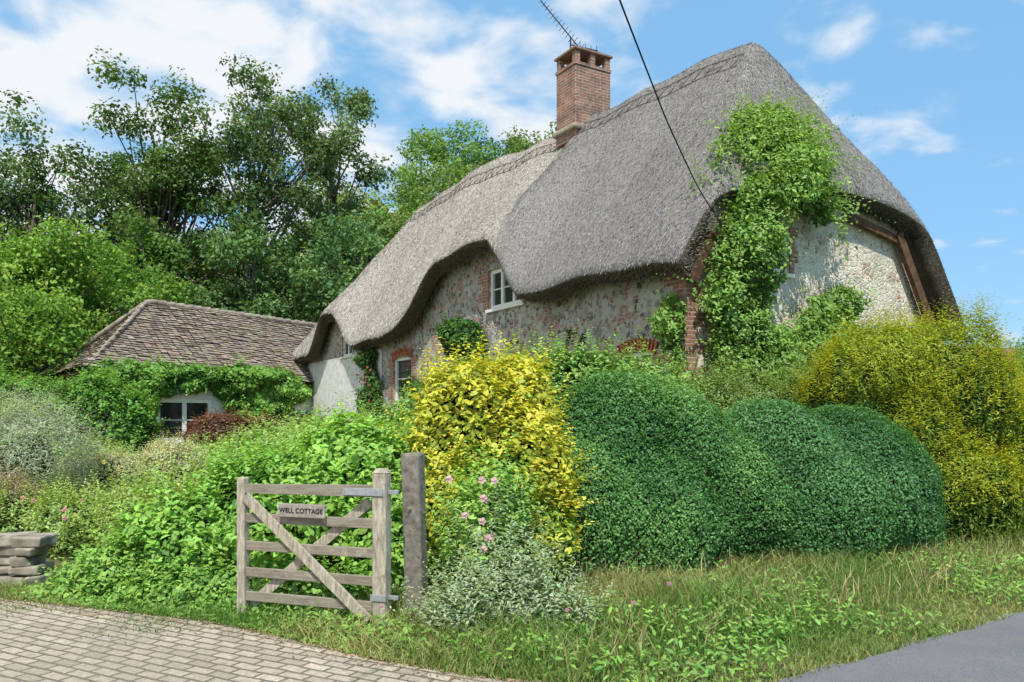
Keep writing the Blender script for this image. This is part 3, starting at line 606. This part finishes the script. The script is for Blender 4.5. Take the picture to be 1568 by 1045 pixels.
mesh_np('verge_leaves',make_leaves(P,unit(np.array([-.3,-.5,.7])+.8*rv(n,r)),rv(n,r)+np.array([0,0,-.5]),.10*r.uniform(.6,1.3,n),.055,6),6,LEAF,colors(n,VC1,VC2,r.normal(0,.5,n),r),cl)
C,N2,D2,sc=shoots_geo(P[:560],np.repeat(np.array([[0,-.6,0]]),560,0),r,(.2,.8),9,.08,.04,.6,.8,.6)
mesh_np('verge_shoots',make_leaves(C,N2,D2,.085*sc,.04*sc,4),4,LEAF,colors(len(C),VC1,(.22,.34,.08),np.full(len(C),.8),r),cl)
pth=[]
for i in range(14):
    a0=r.uniform(.3,1.3); zz_=np.linspace(.5,6,9); aa=a0+np.cumsum(r.normal(.08,.12,9)); pth.append((np.stack([aa,np.full(9,-.12),zz_],1),np.linspace(.03,.008,9)))
tubes('stems',cl,pth,BARK,5)
iv=empty('ivy_patch',cot.location,cot.rotation_euler[2])
climber('leaves',iv,'x',0,[(7.5,3.45,1.05,.6),(8.0,3.7,.8,.4),(7.2,2.7,.9,.6)],8000,.11,.09,(.025,.07,.018),(.06,.145,.035),44,.35,[],90)
rs=empty('climbing_rose',cot.location,cot.rotation_euler[2])
climber('leaves',rs,'x',0,[(13.8,2.6,.8,1.2),(14.2,3.4,.5,.4),(13.2,1.5,.6,.8),(10.3,2.0,.5,.7)],8000,.10,.06,(.035,.08,.022),(.08,.16,.04),45,.45,[H3],200)
r=np.random.default_rng(3); n=26; P=np.stack([np.full(n,-.45),r.uniform(13,14.6,n),r.uniform(1.5,3.3,n)],1)
mesh_np('blooms',make_leaves(P,unit(np.array([-1,-.3,.2])+.4*rv(n,r)),rv(n,r),.09,.09,6),6,PETAL,np.tile([.40,.09,.10],(n,1)),rs)
vw=empty('wall_creeper',ob.location,ob.rotation_euler[2])
climber('leaves',vw,'y',-2.75,[(-1.8,2.3,1.3,1.3),(-.3,2.9,1.8,.55),(.9,2.95,1.8,.5),(2.2,2.6,1.5,.9),(3.2,1.8,1.1,1.4),(-1.8,1.0,1.2,.9),(2.2,1.2,.8,1.1),(.4,.45,1.2,.3),(3.9,2.7,1.1,.6),(2.8,3.1,2.0,.4)],32000,.15,.12,(.06,.15,.025),(.16,.30,.055),46,.55,[OW1,OW2],520,(.2,.6),.8,4,1.05)

def blooms(name,cx,cy,sx,sy,z0,z1,n,size,col,seed):
    r=np.random.default_rng(seed); P=np.stack([r.normal(cx,sx,n),r.normal(cy,sy,n),r.uniform(z0,z1,n)],1); V=[];cc=[]
    for k_ in range(5):
        a=k_*1.2566; dd=np.stack([np.full(n,math.cos(a)),np.full(n,-.35),np.full(n,math.sin(a))],1)
        V.append(make_leaves(P+unit(dd)*size*.35,unit(np.array([0,-1,.5])+.3*rv(n,r)),dd,size*.75,size*.6,4)); cc.append(np.array(col)*r.uniform(.8,1.15,n)[:,None])
    return mesh_np(name,np.concatenate(V),4,PETAL,np.concatenate(cc))
blooms('pink_rose_blooms',-.28,6.2,.16,.10,.5,1.15,10,.05,(.72,.48,.52),1)
blooms('pink_verge_flowers',.3,5.8,.5,.3,.15,.35,6,.026,(.6,.28,.42),2)
blooms('garden_flowers',-4.8,9.0,.5,.3,.5,.8,9,.045,(.62,.28,.32),4)
blooms('yellow_flowers',-6.3,11.8,.7,.4,.9,1.15,22,.05,(.6,.55,.15),5)

# low dry stone wall, irregular stones
vs=[];fs=[];r=np.random.default_rng(9); z=.0
for row in range(5):
    hgt=r.uniform(.07,.11); x=-9.0+r.uniform(0,.2)
    while x<-4.68+r.uniform(-.1,.1):
        w=r.uniform(.14,.40); h2=hgt*r.uniform(.85,1.1); cyy=7.75-(x+5)*.12+r.normal(0,.03)+row*.015; n0=len(vs)
        for dz in(0,1):
            for dx,dy in((0,-1),(1,-1),(1,1),(0,1)): vs.append((x+dx*w*.96+r.normal(0,.012),cyy+dy*.15+r.normal(0,.015),z+dz*h2+r.normal(0,.006)))
        fs+=[tuple(n0+i for i in f) for f in BF]; x+=w
    z+=hgt
o=mesh_py('dry_stone_wall',vs,fs,simple('garden_wall_stone',(.29,.26,.205),.9,.1,.55,5,.8)); bm=o.modifiers.new('b','BEVEL'); bm.width=.018; bm.segments=2

# ---------------------------------------------------------------- grass
def grass(name,P,h,w,c1,c2,r,lean=.35,bias=.4):
    n=len(P); d=unit(np.array([0,0,1])+lean*r.normal(size=(n,3))*np.array([1,1,.1])); s=unit(np.stack([r.normal(size=n),r.normal(size=n),np.zeros(n)],1))
    b=P; mid=b+d*(h*.55)[:,None]; tip=b+d*h[:,None]+np.stack([r.normal(0,.25,n)*h,r.normal(0,.25,n)*h,-h*.1],1)
    w=w[:,None]; V=np.concatenate([np.stack([b-s*w,b+s*w,mid+s*w*.8,mid-s*w*.8],1),np.stack([mid-s*w*.8,mid+s*w*.8,tip+s*w*.1,tip-s*w*.1],1)])
    mix=np.clip(r.normal(bias,.3,n)+.6*snoise(P,1.8,3),0,1)[:,None]; c=(np.array(c1)*(1-mix)+np.array(c2)*mix)*r.uniform(.65,1.35,n)[:,None]
    return mesh_np(name,V,4,GRASSM,np.concatenate([c,c]))
r=np.random.default_rng(77); n=125000
t=r.uniform(-2.5,14,n); dd=r.uniform(-.05,4.2,n); X=r0[0]+rd[0]*t+rn[0]*dd; Y=r0[1]+rd[1]*t+rn[1]*dd
ok=~paved(X,Y-.02)&(roadd(X,Y)>-.04)&(r.random(n)<np.clip(1.15-t/16,0.1,1)); X=X[ok];Y=Y[ok]; P=np.stack([X,Y,gz(X,Y)],1); D_=roadd(X,Y)
hh=(.035+.18*ss(.15,1.9,D_))*r.uniform(.4,1.6,len(P))*(1+.6*snoise(P,2.6,8))*(.45+.55*ss(-1.0,.6,X))
grass('verge_grass',P,np.abs(hh)+.02,r.uniform(.003,.006,len(P)),(.12,.25,.05),(.40,.37,.16),r)
n=7000; t=r.uniform(-1.2,13,n); dd=r.uniform(.7,3.4,n); X=r0[0]+rd[0]*t+rn[0]*dd; Y=r0[1]+rd[1]*t+rn[1]*dd; P=np.stack([X,Y,gz(X,Y)],1); ok=~paved(X,Y)&(X>.2)&(snoise(P,2.2,19)+r.normal(0,.4,n)>0); P=P[ok]
grass('seeding_grass',P,r.uniform(.15,.45,len(P)),r.uniform(.0025,.005,len(P)),(.32,.28,.13),(.56,.48,.28),r,.3,.6)
n=26000; X=r.uniform(-9,.4,n); e_=np.interp(X,edge[:,0],edge[:,1]); Y=e_+np.abs(r.normal(0,.40,n))-.05; P=np.stack([X,Y,gz(X,Y)],1)
grass('path_edge_grass',P,np.abs(r.normal(.035,.045,n))*(1+.6*snoise(P,3,4))+.02,r.uniform(.003,.006,n),(.14,.26,.055),(.38,.38,.16),r)
n=10000; X=r.uniform(-5,.2,n); Y=r.uniform(4.6,7.2,n); k_=snoise(np.stack([X,Y,X*0],1),2.6,12)+r.normal(0,.12,n); ok=paved(X,Y)&(k_>.5); P=np.stack([X[ok],Y[ok],gz(X[ok],Y[ok])+.008],1)
grass('paving_weeds',P,r.uniform(.01,.05,len(P)),r.uniform(.003,.006,len(P)),(.14,.24,.06),(.30,.34,.13),r,.7)
n=19000; t=r.uniform(-2.6,12,n); dd=np.abs(r.normal(.5,1.2,n)); X=r0[0]+rd[0]*t+rn[0]*dd; Y=r0[1]+rd[1]*t+rn[1]*dd; P=np.stack([X,Y,gz(X,Y)],1); k_=snoise(P,2.5,31)+r.normal(0,.2,n); ok=~paved(X,Y)&(k_>-.05)&(roadd(X,Y)>0.0); P=P[ok]; n=len(P); P[:,2]+=r.uniform(.02,.2,n)
mesh_np('verge_weeds',make_leaves(P,unit(np.array([0,-.2,1])+.6*rv(n,r)),rv(n,r),r.uniform(.025,.075,n),r.uniform(.012,.03,n),6),6,LEAF,colors(n,(.09,.20,.035),(.20,.34,.07),r.normal(0,.5,n),r),)
n=11000; X=r.uniform(-8,-.6,n); Y=np.interp(X,edge[:,0],edge[:,1])+np.abs(r.normal(.1,.35,n)); P=np.stack([X,Y,gz(X,Y)],1); ok=(snoise(P,2.8,33)+r.normal(0,.3,n)>-.3)&((X>-4.6)|(r.random(n)<.35)); P=P[ok]; n=len(P); P[:,2]+=r.uniform(.01,.16,n)*np.clip((P[:,1]-np.interp(P[:,0],edge[:,0],edge[:,1]))*3,.2,1)
mesh_np('bank_weeds',make_leaves(P,unit(np.array([0,-.3,1])+.6*rv(n,r)),rv(n,r),r.uniform(.025,.07,n),r.uniform(.018,.042,n),6),6,LEAF,colors(n,(.09,.20,.035),(.22,.36,.08),r.normal(0,.5,n),r),)
n=3200; X=r.uniform(-7,3.2,n); Y=np.interp(X,edge[:,0],edge[:,1])+r.normal(0,.14,n); P=np.stack([X,Y,np.full(n,.018)],1)
mesh_np('dead_leaf_litter',make_leaves(P,unit(np.array([0,0,1])+.4*rv(n,r)),rv(n,r),r.uniform(.01,.035,n),r.uniform(.008,.02,n),6),6,STRAW,np.array([.28,.20,.12])*r.uniform(.5,1.6,n)[:,None])

# ---------------------------------------------------------------- trees
tree('ash_tree',-25.5,42,16.5,5.2,.25,80,260,.24,(.05,.10,.035),(.15,.22,.09),51,clr=.22)
tree('ash_tree',-19.5,44,18.6,4.8,.2,100,240,.24,(.035,.08,.022),(.12,.19,.06),52,clr=.22,taper=.15)
tree('ash_tree',-14.6,44,18.8,4.6,.3,80,210,.24,(.055,.105,.04),(.16,.23,.10),53,clr=.21,lean=(1.2,0),taper=.15)
tree('ash_tree',-11.0,47,17.6,3.4,.4,42,170,.24,(.065,.12,.05),(.17,.24,.12),54,clr=.23,lean=(1.0,0),taper=.2)
tree('ash_tree',-31,40,16.0,5,.2,70,260,.24,(.08,.14,.04),(.18,.25,.09),55,clr=.23)
tree('elder_tree',-18.0,31,8.3,4.3,.08,90,360,.19,(.08,.17,.03),(.22,.35,.075),56,clr=.24)
tree('elder_tree',-23,29,10,4.3,.08,75,350,.19,(.08,.16,.04),(.22,.33,.085),57,clr=.25)
tree('sycamore_tree',-12.5,38,9.5,3.6,.05,70,270,.23,(.05,.11,.04),(.15,.24,.09),58,clr=.26)
tree('sycamore_tree',-7.8,40,10.2,3.8,.05,75,270,.23,(.065,.14,.055),(.17,.27,.11),59,clr=.26,taper=.1)
tree('sycamore_tree',-17.5,38,10.2,3.4,.05,70,270,.23,(.045,.11,.025),(.14,.23,.06),60,clr=.26)
tree('sycamore_tree',-3.5,43,10.8,4.0,.05,75,270,.23,(.06,.13,.04),(.16,.26,.085),61,clr=.26,taper=.1)
tree('sycamore_tree',-22,37,8.6,3.8,.05,70,270,.23,(.05,.12,.025),(.15,.24,.06),62,clr=.26)
r=np.random.default_rng(90); V=[];C=[];paths=[]
spots=[(x+r.normal(0,.8),y+r.normal(0,1.0),y) for y,xs in((50,np.arange(-34,9,4.2)),(57,np.arange(-12,12,4.0)),(63,np.arange(-12,14,4.2))) for x in xs]
for (x,y,row) in spots:
    H=r.uniform(11.5,14.5); cr=r.uniform(3.0,4.0); z0=float(gz(x,y)); base=r.uniform(.8,1.35); yel=r.random()
    if x<-7.5: H=r.uniform(7,9.5)
    paths.append((np.array([[x,y,z0-.5],[x,y,z0+H*.5],[x,y,z0+H*.8]]),np.array([.28,.2,.05])))
    for i in range(36):
        d_=rv(1,r)[0]*r.random()**.33; c=np.array([x+d_[0]*cr,y+d_[1]*cr,z0+H*.56+d_[2]*H*.36]); n=180; dd=rv(n,r); P=c+dd*(r.random(n)**.4)[:,None]*r.uniform(.8,1.5)*np.array([1,1,.75])
        s=r.uniform(.6,1.3,n); V.append(make_leaves(P,unit(dd*.5+np.array([0,0,.6])+.7*rv(n,r)),rv(n,r),.28*s,.18*s,4))
        C.append(colors(n,np.array((.06,.12,.035))*base,np.array((.15+.06*yel,.25,.075))*base,np.full(n,r.normal(0,.45)),r))
wd=mesh_np('distant_woodland',np.concatenate(V),4,LEAFM,np.concatenate(C)); tubes('trunks',wd,paths,BARK,5)
nb=empty('neighbouring_house',(17.6,29,0),.3)
mesh_py('roof',[(-4,-3,2.9),(4,-3,2.9),(4,3,2.9),(-4,3,2.9),(-3.2,0,4.2),(3.2,0,4.2)],[(0,1,5,4),(1,2,5),(2,3,4,5),(3,0,4),(0,3,2,1)],simple('old_tiles',(.24,.14,.09),.9,.1,.4,5,.3),nb)
boxes('walls',nb,[(0,0,1.4,7.4,5.4,2.9)],BRICK)

# ---------------------------------------------------------------- light, sky
SV=np.array([-.02,-.56,.83]); SV/=np.linalg.norm(SV)
w=bpy.data.worlds.new('sky'); scene.world=w; w.use_nodes=True; nt=w.node_tree; N=nt.nodes; bg=N['Background']
sky=N.new('ShaderNodeTexSky'); sky.sky_type='NISHITA'; sky.sun_disc=False; sky.sun_elevation=math.asin(SV[2]); sky.sun_rotation=math.atan2(SV[0],SV[1]); sky.air_density=1.0; sky.dust_density=.6; sky.ozone_density=1.2
bg.inputs['Strength'].default_value=.13
tc=N.new('ShaderNodeTexCoord'); sp=N.new('ShaderNodeSeparateXYZ'); nt.links.new(tc.outputs['Generated'],sp.inputs[0])
def mt(op,a,b=None):
    q=N.new('ShaderNodeMath'); q.operation=op
    for v_,i in((a,0),(b,1)):
        if v_ is None: continue
        if hasattr(v_,'is_linked'): nt.links.new(v_,q.inputs[i])
        else: q.inputs[i].default_value=v_
    return q.outputs[0]
zz=mt('ADD',mt('MAXIMUM',sp.outputs[2],0.),.22); cx=N.new('ShaderNodeCombineXYZ'); nt.links.new(mt('DIVIDE',sp.outputs[0],zz),cx.inputs[0]); nt.links.new(mt('DIVIDE',sp.outputs[1],zz),cx.inputs[1])
no=N.new('ShaderNodeTexNoise'); no.inputs['Scale'].default_value=4.6; no.inputs['Detail'].default_value=5; no.inputs['Roughness'].default_value=.5; no.inputs['Distortion'].default_value=.25; nt.links.new(cx.outputs[0],no.inputs['Vector'])
cov=mt('ADD',no.outputs['Fac'],mt('MULTIPLY',sp.outputs[0],-.24))
rp=N.new('ShaderNodeValToRGB'); rp.color_ramp.elements[0].position=.42; rp.color_ramp.elements[1].position=.66; rp.color_ramp.interpolation='EASE'; nt.links.new(cov,rp.inputs[0])
hz=N.new('ShaderNodeMix'); hz.data_type='RGBA'; hz.inputs[0].default_value=.6; nt.links.new(sky.outputs[0],hz.inputs[6]); hz.inputs[7].default_value=(2.3,5.3,8.6,1)
mx=N.new('ShaderNodeMix'); mx.data_type='RGBA'; nt.links.new(rp.outputs[0],mx.inputs[0]); nt.links.new(hz.outputs[2],mx.inputs[6]); mx.inputs[7].default_value=(6.9,7.2,7.5,1); nt.links.new(mx.outputs[2],bg.inputs['Color'])
sl=bpy.data.lights.new('sun','SUN'); sl.energy=5.0; sl.angle=rad(.5); sl.color=(1,.95,.87); so=link(bpy.data.objects.new('sun',sl)); so.rotation_euler=Vector(SV).to_track_quat('Z','Y').to_euler(); so.location=(0,-10,30)

cam=bpy.data.cameras.new('camera'); cam.lens=28; cam.sensor_width=36; cam.shift_y=.0765; cam.clip_end=2000; co=link(bpy.data.objects.new('camera',cam)); co.location=(0,0,1.6); co.rotation_euler=(rad(90),0,0); scene.camera=co
scene.view_settings.view_transform='Standard'; scene.view_settings.look='None'; scene.view_settings.exposure=0
